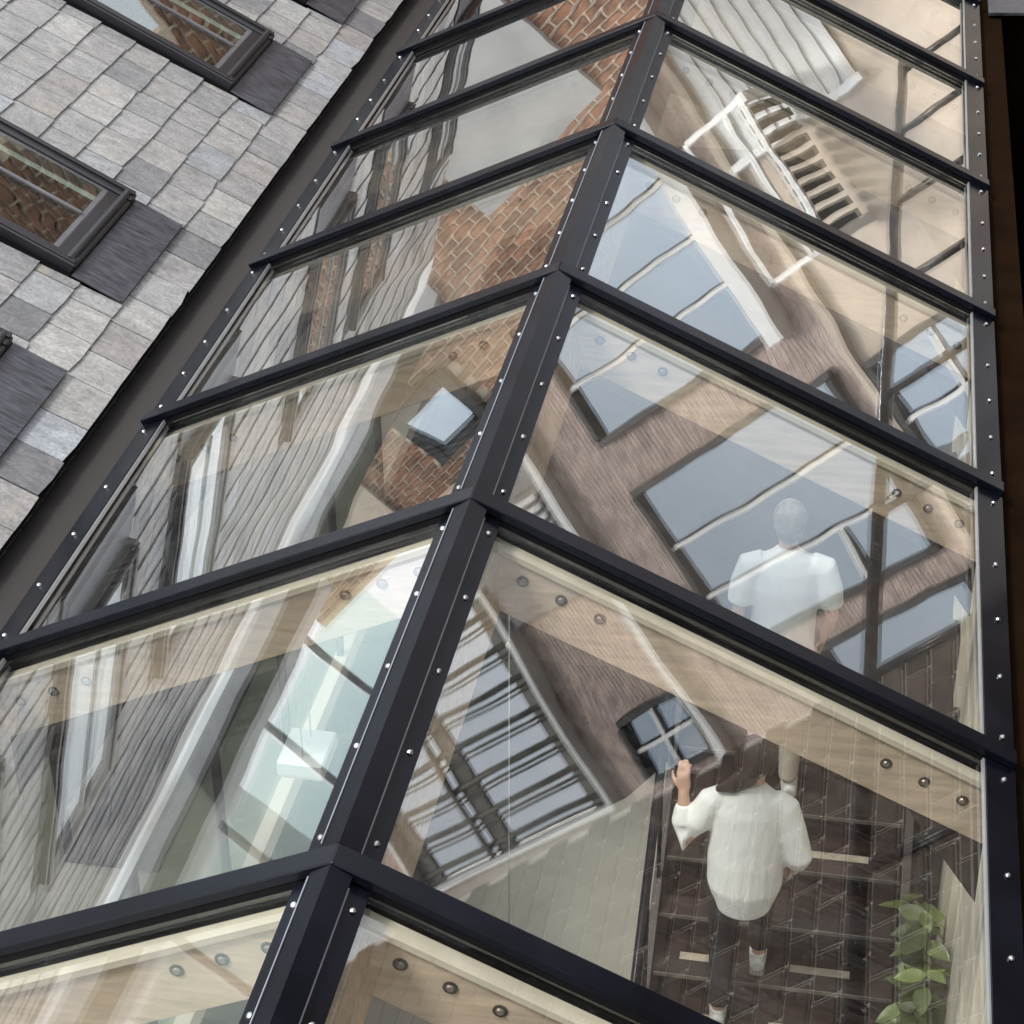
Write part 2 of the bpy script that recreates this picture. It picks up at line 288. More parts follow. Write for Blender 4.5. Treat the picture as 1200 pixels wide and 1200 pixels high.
# ------------------------------------------------------------------ glass roof
roof = empty('glass_roof', (0, 5, -0.9), 'black framed glass gable roof on timber rafters over the stair passage', 'glass roof')
scr = MB(); scr.tube([(0, 0, 0), (0, 0, .004), (0, 0, .0085), (0, 0, .0105)], [.0105, .0105, .008, .0035], seg=10); scr_me = scr.mesh('screw', 'steel', smooth=False)
wsh = MB(); wsh.tube([(0, 0, 0), (0, 0, .004)], [.017, .015], seg=12); wsh_me = wsh.mesh('washer', 'black_edge')
def screw(side, s, n, y, parent):
    o = link('screw', scr_me)
    p = RP(side, s, n, y); o.parent = parent
    o.matrix_parent_inverse = Matrix.Translation(-tot(parent))
    o.location = p; o.rotation_euler = (random.uniform(-.08, .08), side*B+random.uniform(-.06, .06), random.uniform(0, 3))
def cap_profile(side_pts): return side_pts
panes = []
for i, y in enumerate(NODES):
    # rafter cap folded over the ridge, one extrusion
    mb = MB(); top = []
    hw = CW
    def prof(y0, n_top, n_bot, s_end):
        return [RP(-1, s_end, n_top, y0), Vector((0, y0, n_top/cB)), RP(1, s_end, n_top, y0), RP(1, s_end, n_bot, y0), Vector((0, y0, n_bot/cB)), RP(-1, s_end, n_bot, y0)]
    mb.prism(prof(0, 0.0, -0.032, S_END), (0, y, 0), (0, y+hw, 0))
    cap = part(mb, 'glazing_cap', 'black_paint', roof, bevel=0.004)
    mb = MB(); mb.prism(prof(0, -0.036, -0.0585, S_END-.006), (0, y+.008, 0), (0, y+hw-.008, 0)); under(mb.build('pressure_plate', 'black_edge'), cap)
    mb = MB(); mb.prism(prof(0, -0.086, -0.105, S_GL+.02), (0, y+.012, 0), (0, y+hw-.012, 0)); under(mb.build('glazing_bar', 'black_edge'), cap)
    for side in (-1, 1):
        # timber rafter with light top batten, plugged bolts and a gusset plate at its foot
        mb = MB(); s0, s1 = 0.10, 2.15
        y0, y1 = y-0.03, y+hw+0.03
        mb.prism([RP(side, s0, -.128), RP(side, s1, -.128), RP(side, s1+.02, -.343), RP(side, s0, -.343)], (0, y0, 0), (0, y1, 0))
        rf = part(mb, 'timber_rafter', 'timber', roof, bevel=0.004)
        mb = MB(); mb.prism([RP(side, s0, -.1065), RP(side, s1-.03, -.1065), RP(side, s1-.03, -.1275), RP(side, s0, -.1275)], (0, y0-.012, 0), (0, y1+.012, 0)); under(mb.build('batten', 'timber_batten'), rf)
        for s in (.285, .43, .575, 1.68, 1.828, 1.976):
            nn = -.192-(.02 if s > 1 else 0)
            mb = MB(); c = RP(side, s, nn); mb.tube([c+Vector((0, y0-.003, 0)), c+Vector((0, y0+.01, 0))], [.021, .021], seg=14); pl = under(mb.build('bolt_plug', 'bolt_dark'), rf)
            mb = MB(); mb.tube([c+Vector((0, y0-.009, 0)), c+Vector((0, y0-.0035, 0))], [.009, .0125], seg=8); under(mb.build('bolt_head', 'bolt_centre'), rf)
        mb = MB(); mb.prism([RP(side, 1.80, -.345), RP(side, 2.14, -.345), RP(side, 2.27, -.62)], (0, y+.02, 0), (0, y+.06, 0)); part(mb, 'steel_gusset', 'gusset', roof)
    if i == len(NODES)-1: continue
    ya, yb = y+hw, NODES[i+1]
    # ridge cap of this bay: raised middle plates and screwed flanges
    prof2 = []
    for side in (-1, 1):
        pts = [(0.066, -.010), (0.068, -.034), (0.128, -.036), (0.128, -.050)]
        q = [RP(side, s, n) for s, n in pts]
        prof2.append(q)
    poly = prof2[0][::-1]+[Vector((0, 0, -.004))]+prof2[1]+[Vector((0, 0, -.075))]
    mb = MB(); mb.prism(poly, (0, ya+.003, 0), (0, yb-.003, 0)); rc = part(mb, 'ridge_cap', 'black_paint', roof)
    for side in (-1, 1):
        mb = MB(); mb.box(RP(side, .0705 if side > 0 else .0645, -.0325 if side > 0 else -.0085, (ya+yb)/2), (.004, yb-ya-.05, .004), (side*cB, 0, -sB), (0, 1, 0), (side*sB, 0, cB)); under(mb.build('seam', 'seam'), rc)
    L = yb-ya
    for side in (-1, 1):
        for t in (0.055, 0.275, 0.5, 0.725, 0.945): screw(side, .1, -.0355, ya+L*t+random.uniform(-.008, .008), rc)
        # eave flashing with a bright bead and screws
        mb = MB(); mb.prism([RP(side, S_GL-.004, -.030), RP(side, S_END+.006, -.030), RP(side, S_END+.012, -.095), RP(side, S_END, -.095), RP(side, S_END-.006, -.052), RP(side, S_GL-.004, -.052)], (0, ya+.002, 0), (0, yb-.002, 0))
        fl = part(mb, 'eave_flashing', 'black_paint', roof)
        mb = MB(); mb.prism([RP(side, S_GL-.011, -.036), RP(side, S_GL-.005, -.036), RP(side, S_GL-.005, -.052), RP(side, S_GL-.011, -.052)], (0, ya+.002, 0), (0, yb-.002, 0)); under(mb.build('edge_bead', 'bead'), fl)
        for t in (0.045, 0.25, 0.46, 0.68, 0.955): screw(side, (S_GL+S_END)/2+.012, -.0295, ya+L*t+random.uniform(-.008, .008), fl)
        # glass pane, each one seated a hair differently
        mb = MB(); e = [random.uniform(-.0016, .0016) for _ in range(4)]
        pg = lambda dn: [RP(side, .075, -.060+e[0]+dn, ya-.02), RP(side, S_GL+.05, -.060+e[1]+dn, ya-.02), RP(side, S_GL+.05, -.060+e[2]+dn, yb+.02), RP(side, .075, -.060+e[0]-e[1]+e[2]+dn, yb+.02)]
        a, c = pg(0), pg(-.022); mb.add(a+c, [(0, 1, 2, 3), (7, 6, 5, 4), (0, 4, 5, 1), (1, 5, 6, 2), (2, 6, 7, 3), (3, 7, 4, 0)])
        part(mb, 'glass_pane', 'roof_glass', roof)
mb = MB(); mb.bb(-.095, .095, NODES[0]-.3, NODES[-1]+.3, -.44, -.155); part(mb, 'ridge_beam', 'timber', roof, bevel=.004)

# ------------------------------------------------------------------ slate roof on the left
G = rad(28); cG, sG = math.cos(G), math.sin(G); XB, ZB = -2.10, -0.90
def SP(y, u, n=0.0): return Vector((XB-u*cG+n*sG, y, ZB+u*sG+n*cG))
U_RIDGE = 3.30; Y0S, Y1S = -2.5, 12.95
slate_b = empty('slate_roofed_house', (XB-2, 5, -6.2), 'house with grey slate roof and black roof windows beside the glass roof', 'house')
mb = MB(); mb.prism([SP(0, -.02, -.03), SP(0, U_RIDGE, -.03), SP(0, U_RIDGE, -.12), SP(0, .02, -.12)], (0, Y0S, 0), (0, Y1S, 0)); part(mb, 'roof_deck', 'black_edge', slate_b)
mb = MB(); mb.bb(XB-.35, XB-.06, Y0S, Y1S, -6.2, -1.02); part(mb, 'wall', 'plaster', slate_b)
mb = MB(); mb.prism([SP(0, U_RIDGE, -.02), SP(0, U_RIDGE, -.1), SP(0, U_RIDGE, 0)+Vector((-4, 0, -2.2)), SP(0, U_RIDGE, 0)+Vector((-4, 0, -2.1))], (0, Y0S, 0), (0, Y1S, 0)); part(mb, 'rear_slope', 'grey_metal', slate_b)
mb = MB(); mb.prism([SP(0, U_RIDGE-.16, .02), SP(0, U_RIDGE+.02, .035), SP(0, U_RIDGE, 0)+Vector((-.16, 0, -.04)), SP(0, U_RIDGE-.15, .0)], (0, Y0S, 0), (0, Y1S, 0)); part(mb, 'ridge_capping', 'siding', slate_b)
mb = MB(); mb.bb(SP(0, U_RIDGE).x-.62, SP(0, U_RIDGE).x-.14, Y0S, Y1S, .2, 1.03); part(mb, 'parapet', 'brown_gutter', slate_b)
mb = MB(); mb.bb(SP(0, U_RIDGE).x-.135, SP(0, U_RIDGE).x-.125, Y0S, Y1S, .55, .86); part(mb, 'parapet_flashing', 'pale_blind', slate_b)
WINS = [(1.32, 2.22), (2.97, 3.87), (4.64, 5.54), (7.24, 8.14), (8.94, 9.84), (11.5, 12.4)]
U0W, U1W, HW = 0.49, 1.92, 0.075
GA = 0.222; WS = 0.287
def in_win(y, u):
    for a, c in WINS:
        if a-.02 < y < c+.02 and 0.225 < u < U1W+.03: return True
    return False
rest = MB(); tones = []; nvis = 0
course = 0; u = 0.0
rows = []
while u < U_RIDGE-.1:
    y = Y0S+(course % 2)*WS*.5-.2
    while y < Y1S-.05:
        w = WS*random.choice((.9, .97, 1.0, 1.0, 1.06, 1.12)) if True else WS
        rows.append((y, min(w, Y1S-y-.01), u)); y += w
    u += GA; course += 1
def slate_geo(y, w, u, mb):
    j = lambda a: random.uniform(-a, a)
    segs = [(y+.004+max(0, j(.003)), y+w-.004)]
    # clip against roof windows
    for a, c in WINS:
        ns = []
        for p, q in segs:
            uu = u+GA*.5
            if uu < .235 or uu > U1W+.06: ns.append((p, q)); continue
            pa, pc = (a-.03, c+.03) if uu > U0W-.02 else (a-.02, c+.02)
            if q < pa or p > pc: ns.append((p, q))
            else:
                if p < pa-.03: ns.append((p, pa))
                if q > pc+.03: ns.append((pc, q))
        segs = ns
    n = 0
    for p, q in segs:
        d0 = j(.004); d1 = d0+j(.004)
        if u < .05: d0, d1 = d0*.2, d1*.2
        lift = .0175+j(.0015); th = .008
        lo0, lo1 = u-.012+d0, u-.012+d1
        hi = u+GA+.02
        c = random.uniform(0, .012); k = random.random()
        low = [SP(p, lo0+(c if k < .35 else 0), lift), SP(p+(q-p)*.5, (lo0+lo1)/2+j(.003), lift+j(.001)), SP(q, lo1+(c if k > .7 else 0), lift+j(.002))]
        high = [SP(p, hi, .006), SP(p+(q-p)*.5, hi, .006), SP(q, hi, .006)]
        dn = Vector((sG, 0, cG))*th
        vs = low+high+[v-dn for v in low]+[v-dn for v in high]
        mb.add(vs, [(0, 1, 4, 3), (1, 2, 5, 4), (0, 6, 7, 1), (1, 7, 8, 2), (6, 0, 3, 9), (2, 8, 11, 5), (7, 6, 9, 10), (8, 7, 10, 11)]); n += 1
    return n
for (y, w, u) in rows:
    if 1.9 < y < 10.6 and u < 1.9-max(0, (3.2-y))*.9:
        vis = (u < 0.25+max(0, (y-2.2))*.45)
    else: vis = False
    if vis and nvis < 298:
        mb = MB()
        if slate_geo(y, w, u, mb):
            part(mb, 'slate', 'slate', slate_b); nvis += 1
    else:
        n = slate_geo(y, w, u, rest); 
        for _ in range(n): tones += [random.random()]*12
me = rest.mesh('slates', 'slate', recalc=False)
at = me.attributes.new('tone', 'FLOAT', 'POINT')
for i, t in enumerate(tones): at.data[i].value = t
o = link('slate_field', me); under(o, slate_b); o['kind'] = 'stuff'
# roof windows with lead aprons
def roof_window(y0, y1):
    fr = MB(); wd = .08
    X = Vector((0, 1, 0)); Yv = Vector((-cG, 0, sG)); Z = Vector((sG, 0, cG))
    def bx(mb, ya, yb, ua, ub, na, nb): mb.box((SP((ya+yb)/2, (ua+ub)/2, (na+nb)/2)), (yb-ya, ub-ua, nb-na), X, Yv, Z)
    bx(fr, y0, y0+wd, U0W, U1W, -.02, HW); bx(fr, y1-wd, y1, U0W, U1W, -.02, HW); bx(fr, y0+wd, y1-wd, U0W, U0W+.13, -.02, HW-.012); bx(fr, y0+wd, y1-wd, U1W-.12, U1W, -.02, HW)
    f = part(fr, 'roof_window', 'roof_window_frame', slate_b, bevel=.008)
    mb = MB(); bx(mb, y0+wd, y0+wd+.022, U0W+.13, U1W-.12, .0, HW-.02); bx(mb, y1-wd-.022, y1-wd, U0W+.13, U1W-.12, .0, HW-.02); bx(mb, y0+wd+.022, y1-wd-.022, U0W+.13, U0W+.155, .0, HW-.02); under(mb.build('sash', 'grey_metal'), f)
    for ya, yb in ((y0+.004, y0+wd*.45), (y1-wd*.45, y1-.004)):
        mb = MB(); bx(mb, ya, yb, U0W+.01, U1W-.01, HW+.0005, HW+.012); under(mb.build('cover_strip', 'roof_window_frame', bevel=.003), f)
    mb = MB(); mb.tube([SP(y0+wd*.3, U0W+.045, HW-.006), SP(y1-wd*.3, U0W+.045, HW-.006)], [.022, .022], seg=12); under(mb.build('hood', 'roof_window_frame', smooth=False), f)
    mb = MB(); bx(mb, y0+wd+.023, y1-wd-.023, U0W+.156, U1W-.121, .047, .057); under(mb.build('pane', 'skylight_glass'), f)
    mb = MB(); ym = (y0+y1)/2+.03; bx(mb, ym-.011, ym+.011, U0W+.156, U1W-.121, .0585, .068); under(mb.build('glazing_bar', 'grey_metal'), f)
    # the white lined reveal and what lies below the pane
    mb = MB()
    yi0, yi1, ui0, ui1 = y0+wd+.02, y1-wd-.02, U0W+.15, U1W-.12
    bx(mb, yi0-.02, yi0, ui0, ui1, -.34, -.001); bx(mb, yi1, yi1+.02, ui0, ui1, -.34, -.001); bx(mb, yi0, yi1, ui0-.02, ui0, -.34, -.001); bx(mb, yi0, yi1, ui1, ui1+.02, -.34, -.001)
    under(mb.build('reveal', 'white_paint'), f)
    mb = MB(); bx(mb, yi0, yi1, ui0, ui1, -.36, -.345); under(mb.build('blind', 'olive'), f)
    mb = MB(); bx(mb, y0-.02, y1+.02, .228, U0W-.004, .024, .030); ap = under(mb.build('lead_apron', 'lead'), f)
    mb = MB(); bx(mb, y0-.018, y1+.018, .216, .2275, .012, .034); under(mb.build('apron_lip', 'lead'), f)
    for ya, yb in ((y0-.03, y0-.0005), (y1+.0005, y1+.03)):
        mb = MB(); bx(mb, ya, yb, U0W, U1W, .010, .022); under(mb.build('side_soaker', 'black_edge'), f)
for a, c in WINS: roof_window(a, c)
# gutter between slates and glass
gut = MB(); gut.prism([(-2.13, 0, -.99), (-1.86, 0, -.97), (-1.86, 0, -1.03), (-2.13, 0, -1.05)], (0, Y0S, 0), (0, Y1S, 0))
tag(gut.build('box_gutter', 'brown_gutter'), 'brown metal gutter running between the slate edge and the glass roof', 'gutter')

# ------------------------------------------------------------------ right side: dark slot, flat roof, guard rail
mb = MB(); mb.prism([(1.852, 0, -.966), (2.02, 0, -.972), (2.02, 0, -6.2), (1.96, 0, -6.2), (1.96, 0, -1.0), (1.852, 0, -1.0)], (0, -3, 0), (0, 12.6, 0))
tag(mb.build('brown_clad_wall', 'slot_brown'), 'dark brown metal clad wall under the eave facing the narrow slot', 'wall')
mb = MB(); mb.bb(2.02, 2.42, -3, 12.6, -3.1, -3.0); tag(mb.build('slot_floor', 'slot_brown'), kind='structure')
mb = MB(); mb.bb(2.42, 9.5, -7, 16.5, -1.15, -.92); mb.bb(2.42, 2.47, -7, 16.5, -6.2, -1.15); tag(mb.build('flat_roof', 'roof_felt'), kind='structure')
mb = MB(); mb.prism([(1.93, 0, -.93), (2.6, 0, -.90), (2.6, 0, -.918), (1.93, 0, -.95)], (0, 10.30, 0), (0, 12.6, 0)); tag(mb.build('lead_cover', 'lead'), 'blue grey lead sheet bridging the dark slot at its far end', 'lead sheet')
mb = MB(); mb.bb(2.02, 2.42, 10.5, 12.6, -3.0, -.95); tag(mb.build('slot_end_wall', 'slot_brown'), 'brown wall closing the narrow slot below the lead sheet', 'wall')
rail = empty('guard_rail', (2.6, 6, -.92), 'black steel guard rail along the flat roof edge reflected in the panes', 'railing')
mb = MB(); mb.tube([(2.6, 0, .26), (2.6, 13.4, .26)], [.042, .042], seg=14); part(mb, 'top_rail', 'black_paint', rail, smooth=True)
for y in (1.4, 2.83, 4.25, 5.78, 7.15, 8.6, 10.05, 11.5, 12.95):
    mb = MB(); mb.tube([(2.6, y, -.915), (2.6, y, .26)], [.03, .03], seg=10); part(mb, 'post', 'black_paint', rail, smooth=True)
    mb = MB(); mb.bb(2.53, 2.67, y-.07, y+.07, -.918, -.906); part(mb, 'base_plate', 'black_paint', rail)

# ------------------------------------------------------------------ facade reflected in the right panes (steep tiled mansard, turned 20 degrees)
K = 1.4; PH, TA = rad(20), rad(15); P0 = Vector((4.976, 14.143, 4.106))
Fh = Vector((math.cos(PH), -math.sin(PH), 0)); Fnh = Vector((-math.sin(PH), -math.cos(PH), 0))
Fv = math.cos(TA)*Vector((0, 0, 1))-math.sin(TA)*Fnh; Fn = (math.cos(TA)*Fnh+math.sin(TA)*Vector((0, 0, 1))).normalized()
def FP(h, v, n=0.0): return P0+Fh*(h*K)+Fv*(v*K)+Fn*n
man = empty('mansard_building', (P0.x, P0.y+1, -.92), 'pinkish brown tile hung building with dark framed windows seen mirrored in the glass', 'building')
def fbox(mb, h0, h1, v0, v1, n0, n1): mb.box(FP((h0+h1)/2, (v0+v1)/2, (n0+n1)/2), ((h1-h0)*K, (v1-v0)*K, n1-n0), Fh, Fv, Fn)
HR = 2.75
mb = MB(); fbox(mb, -3.4, HR, -1.28, 6.2, -.5, 0.0); part(mb, 'wall', 'facade_tile', man)
mb = MB(); v = -1.28; c = 0
while v < 6.1:
    h = -3.4+(c % 2)*.05
    while h < HR-.02:
        w = .10; a = random.uniform(-.0012, .0012)
        p = [FP(h+.001, v+a, .010+a), FP(h+w-.001, v+a, .010-a), FP(h+w-.001, v+.052, .004), FP(h+.001, v+.052, .004), FP(h+.001, v+a, .002), FP(h+w-.001, v+a, .002)]
        mb.add(p, [(0, 1, 2, 3), (0, 4, 5, 1), (0, 3, 4), (1, 5, 2)])
        h += w
    v += .045; c += 1
o = part(mb, 'hung_tile_field', 'facade_tile', man); o['kind'] = 'stuff'
mb = MB(); fbox(mb, -3.4, HR, -3.7, -1.285, -.5, .03); part(mb, 'lower_wall', 'cream_render', man)
mb = MB(); fbox(mb, -3.4, HR, -1.33, -1.26, .031, .12); part(mb, 'string_course', 'cream_render', man)
mb = MB(); fbox(mb, -1.2, HR, 1.50, 1.58, .03, .20); part(mb, 'eaves_gutter', 'white_paint', man)
mb = MB(); fbox(mb, -1.4, .42, 1.60, 2.75, .03, .12); gm = part(mb, 'metal_cladding', 'grey_metal', man)
for q in range(7):
    mb = MB(); fbox(mb, -1.3+q*.27, -1.285+q*.27, 1.60, 2.75, .1205, .15); under(mb.build('standing_seam', 'grey_metal'), gm)
for q in range(8):
    mb = MB(); fbox(mb, -.42+q*.085, -.375+q*.085, 1.66, 1.90, .16, .20); under(mb.build('louvre', 'siding'), gm)
def window(h0, h1, v0, v1, mull, trans=(), sill=True, framem='roof_window_frame', barm='white_paint'):
    fr = MB(); t = .055
    fbox(fr, h0-t, h0, v0-t, v1+t, .0, .13); fbox(fr, h1, h1+t, v0-t, v1+t, .0, .13); fbox(fr, h0, h1, v1, v1+t, .0, .16); fbox(fr, h0, h1, v0-t, v0, .0, .13)
    f = part(fr, 'window', framem, man, bevel=.01)
    hs_ = [h0]+list(mull)+[h1]
    for a, c in zip(hs_[:-1], hs_[1:]):
        mb = MB(); e = random.uniform(-.006, .006); e2 = random.uniform(-.006, .006)
        p = [FP(a+.001, v0+.001, .07+e), FP(c-.001, v0+.001, .07-e), FP(c-.001, v1-.001, .07+e2), FP(a+.001, v1-.001, .07-e2)]
        p += [q-Fn*.012 for q in p]; mb.add(p, [(0, 1, 2, 3), (7, 6, 5, 4), (0, 4, 5, 1), (1, 5, 6, 2), (2, 6, 7, 3), (3, 7, 4, 0)])
        under(mb.build('pane', 'window_glass'), f)
    for m_ in mull:
        mb = MB(); fbox(mb, m_-.016, m_+.016, v0, v1, .085, .125); under(mb.build('mullion', barm), f)
        mb = MB(); fbox(mb, m_-.032, m_-.017, v0, v1, .085, .115); under(mb.build('gasket', 'black_edge'), f)
    for (a, c, vv) in trans:
        mb = MB(); fbox(mb, a, c, vv-.014, vv+.014, .088, .12); under(mb.build('transom', barm), f)
    if sill:
        mb = MB(); fbox(mb, h0-.1, h1+.1, v0-t-.15, v0-t-.003, .0, .26); under(mb.build('sill', 'white_paint'), f)
window(-2.35, -.47, -.80, .86, (-1.72, -1.30, -.89))
window(.02, 1.36, -1.04, .85, (.49, .95), ((.95, 1.36, -.5),), sill=False)
window(.10, .98, -2.35, -1.42, (.54,), ((.10, .98, -1.9),), sill=False)
window(1.68, 2.5, -1.10, .22, (2.08,), sill=False)
window(1.50, 1.95, 1.66, 2.25, (1.72,), ((1.5, 1.95, 1.95),), sill=False)
# the big white framed window with draped curtains
fr = MB(); hA, hB, vA, vB = .05, 2.0, 2.80, 5.35
fbox(fr, hA-.06, hA, vA-.06, vB+.06, .0, .2); fbox(fr, hB, hB+.06, vA-.06, vB+.06, .0, .2); fbox(fr, hA, hB, vA-.06, vA, .0, .2); fbox(fr, hA, hB, vB, vB+.06, .0, .2)
bw = part(fr, 'window', 'white_paint', man, bevel=.01); bw['label'] = 'large white framed window with grey striped drapes'
mb = MB(); fbox(mb, hA, hB, vA, vB, .012, .02); under(mb.build('blind', 'bright_glass'), bw)
for q in range(7):
    hh = hA+.14+q*.285
    for k_, wd in ((0, .05), (.075, .02), (.115, .012)):
        mb = MB(); mb.tube([FP(hh+k_, vA+.01, .06), FP(hh+k_, vB-.01, .06)], [(wd*K/2, .03), (wd*K/2, .03)], side=Fh, seg=10); under(mb.build('drape', 'olive', smooth=True), bw)
for va in (vA+.02, (vA+vB)/2, vB-.22):
    mb = MB(); fbox(mb, hA, hB, va, va+.2, .03, .05); under(mb.build('rail_band', 'olive'), bw)
mb = MB(); fbox(mb, hA, hB, (vA+vB)/2+.23, (vA+vB)/2+.27, .10, .16); under(mb.build('transom', 'olive'), bw)
# white boards and a white balcony at the foot of the facade
q = 0; v = -2.45
while v < -1.45:
    mb = MB(); p = [FP(-3.3, v, .075), FP(-1.52, v, .075), FP(-1.52, v+.125, .045), FP(-3.3, v+.125, .045)]; p += [x-Fn*.012 for x in p]
    mb.add(p, [(0, 1, 2, 3), (7, 6, 5, 4), (0, 4, 5, 1), (1, 5, 6, 2), (2, 6, 7, 3), (3, 7, 4, 0)]); part(mb, 'clapboard', 'siding', man); v += .12
mb = MB(); fbox(mb, -1.515, -1.46, -2.5, -1.34, .032, .16); part(mb, 'corner_board', 'white_paint', man)
bal = empty('white_balcony', FP(-1.3, -2.2, .5), 'white steel balcony with dark slatted floor in front of the boards', 'balcony')
for v in (-1.95, -1.80, -1.45): mb = MB(); fbox(mb, -1.75, -.70, v-.018, v+.018, .83, .87); part(mb, 'beam' if v < -1.9 else 'rail', 'white_paint', bal)
for h in (-1.75, -.70):
    for a, c in ((.08, .88),): mb = MB(); fbox(mb, h-.035, h+.035, -2.0, -1.93, a, c); part(mb, 'bracket', 'white_paint', bal)
    mb = MB(); fbox(mb, h-.018, h+.018, -1.92, -1.46, .835, .865); part(mb, 'post', 'white_paint', bal)
for q in range(10): mb = MB(); fbox(mb, -1.70+q*.1, -1.64+q*.1, -1.925, -1.90, .1, .82); part(mb, 'slat', 'black_edge', bal)

# ------------------------------------------------------------------ dark block wall of the wing on the right
XW = 4.55
wing = empty('block_wall', (XW, 2, -.92), 'dark brown block wall with pale joints rising from the flat roof', 'wall')
mb = MB(); mb.bb(XW+.012, XW+.4, -7, 7.75, -.92, 8.0); part(mb, 'joint_bed', 'block_joint', wing)
bl = MB(); bw_, bh_ = .42, .2; nb = 0; restb = MB(); z = -.90; r_ = 0
bme = {}
while z < 7.9:
    y = -7+(r_ % 2)*bw_*.5
    while y < 7.74:
        y1 = min(y+bw_-.026, 7.745)
        if y1-y > .06:
            if nb < 290 and 2.4 < y and .8 < z < 4.6 and z < 1.2+(y-1.5)*1.1:
                wq = round(y1-y, 2)
                if wq not in bme:
                    t = MB(); t.bb(-.006, .014, 0, wq, 0, bh_-.026); bme[wq] = t.mesh('block', 'block', bevel=.003)
                o = link('block', bme[wq]); o.parent = wing; o.matrix_parent_inverse = Matrix.Translation(-tot(wing)); o.location = (XW+random.uniform(-.002, .002), y, z); nb += 1
            else: restb.bb(XW-.006, XW+.014, y, y1, z, z+bh_-.026)
        y += bw_
    z += bh_; r_ += 1
o = part(restb, 'block_field', 'block', wing); o['kind'] = 'stuff'

# ------------------------------------------------------------------ red brown brick building behind the slate roof
YB = 13.0
bb_ = empty('brick_building', (-4, YB+.3, -6.2), 'red brown brick building with pale mortar mirrored in the left panes', 'building')
mb = MB(); mb.bb(-2.55, .9, YB+.008, YB+.5, -6.2, 8.5); mb.bb(-9, -2.551, YB+.008, YB+.5, -6.2, 2.42); part(mb, 'mortar_bed', 'mortar', bb_)
stuff = MB(); z = -1.2; r_ = 0; nb = 0; brk = {}
WB = (-6.42, -5.86, 1.52, 1.98)
while z < 8.4:
    x = -9+(r_ % 2)*.125
    while x < .88:
        x1 = min(x+.222, .895)
        inw = x1 > WB[0]-.10 and x < WB[1]+.10 and z+.062 > WB[2]-.10 and z < WB[3]+.10
        if x1-x > .05 and not inw and (z < 2.33 or x > -2.56):
            if nb < 296 and -6.9 < x < -4.0 and .75 < z < 2.2 and z > -.9+.53*(-2.1-x)-.05:
                wq = round(x1-x, 3)
                if wq not in brk:
                    t = MB(); t.bb(0, wq, -.010, .012, 0, .059); brk[wq] = t.mesh('brick', 'brick')
                o = link('brick', brk[wq]); o.parent = bb_; o.matrix_parent_inverse = Matrix.Translation(-tot(bb_)); o.location = (x, YB+random.uniform(-.002, .002), z); nb += 1
            else: stuff.bb(x, x1, YB-.008, YB+.012, z, z+.059)
        x += .25
    z += .087; r_ += 1
o = part(stuff, 'brick_field', 'brick_stuff', bb_); o['kind'] = 'stuff'
mb = MB()
mb.bb(WB[0]-.12, WB[0], YB-.12, YB+.01, WB[2]-.12, WB[3]+.12); mb.bb(WB[1], WB[1]+.12, YB-.12, YB+.01, WB[2]-.12, WB[3]+.12); mb.bb(WB[0], WB[1], YB-.12, YB+.01, WB[2]-.12, WB[2]); mb.bb(WB[0], WB[1], YB-.12, YB+.01, WB[3], WB[3]+.12)
wf = part(mb, 'window', 'roof_window_frame', bb_, bevel=.01)
mb = MB(); mb.box(((WB[0]+WB[1])/2, YB-.05, (WB[2]+WB[3])/2), (WB[1]-WB[0], .02, WB[3]-WB[2]), (1, 0, 0), (0, .985, -.17), (0, .17, .985)); under(mb.build('pane', 'window_glass'), wf)
mb = MB(); mb.bb(-4.2, -2.62, YB-.10, YB-.012, -.9, .72); part(mb, 'pale_panel', 'grey_panel', bb_)
mb = MB(); mb.bb(-7.9, -7.35, YB-.06, YB-.012, .9, 2.35); part(mb, 'pale_pier', 'cream_render', bb_)

# ------------------------------------------------------------------ added pale house beyond the slate ridge, dims and breaks up the mirrored sky
ph = empty('pale_house', (-9, 6, -6.2), 'pale rendered house with a railed roof terrace mirrored beyond the slate ridge', 'house')
mb = MB(); mb.bb(-9.2, -8.6, -6, 12.9, -6.2, 1.95); part(mb, 'wall', 'pale_render', ph)
mb = MB(); mb.bb(-9.3, -8.45, -6, 12.9, 1.952, 2.10); part(mb, 'terrace_slab', 'siding', ph)
for y in (5.0, 6.4, 7.8, 9.2, 10.6, 12.0):
    mb = MB(); mb.bb(-8.55, -8.50, y-.03, y+.03, 2.10, 3.05); part(mb, 'rail_post', 'grey_metal', ph)
    mb = MB(); mb.bb(-8.535, -8.520, y+.05, y+1.3, 2.2, 2.98); part(mb, 'rail_panel', 'balustrade_glass', ph)
mb = MB(); mb.bb(-8.56, -8.49, 4.9, 12.5, 3.05, 3.10); part(mb, 'terrace_rail', 'grey_metal', ph)
mb = MB(); mb.bb(-11.5, -10.5, 8.6, 12.0, 2.10, 4.3); part(mb, 'roof_hut', 'pale_render', ph)
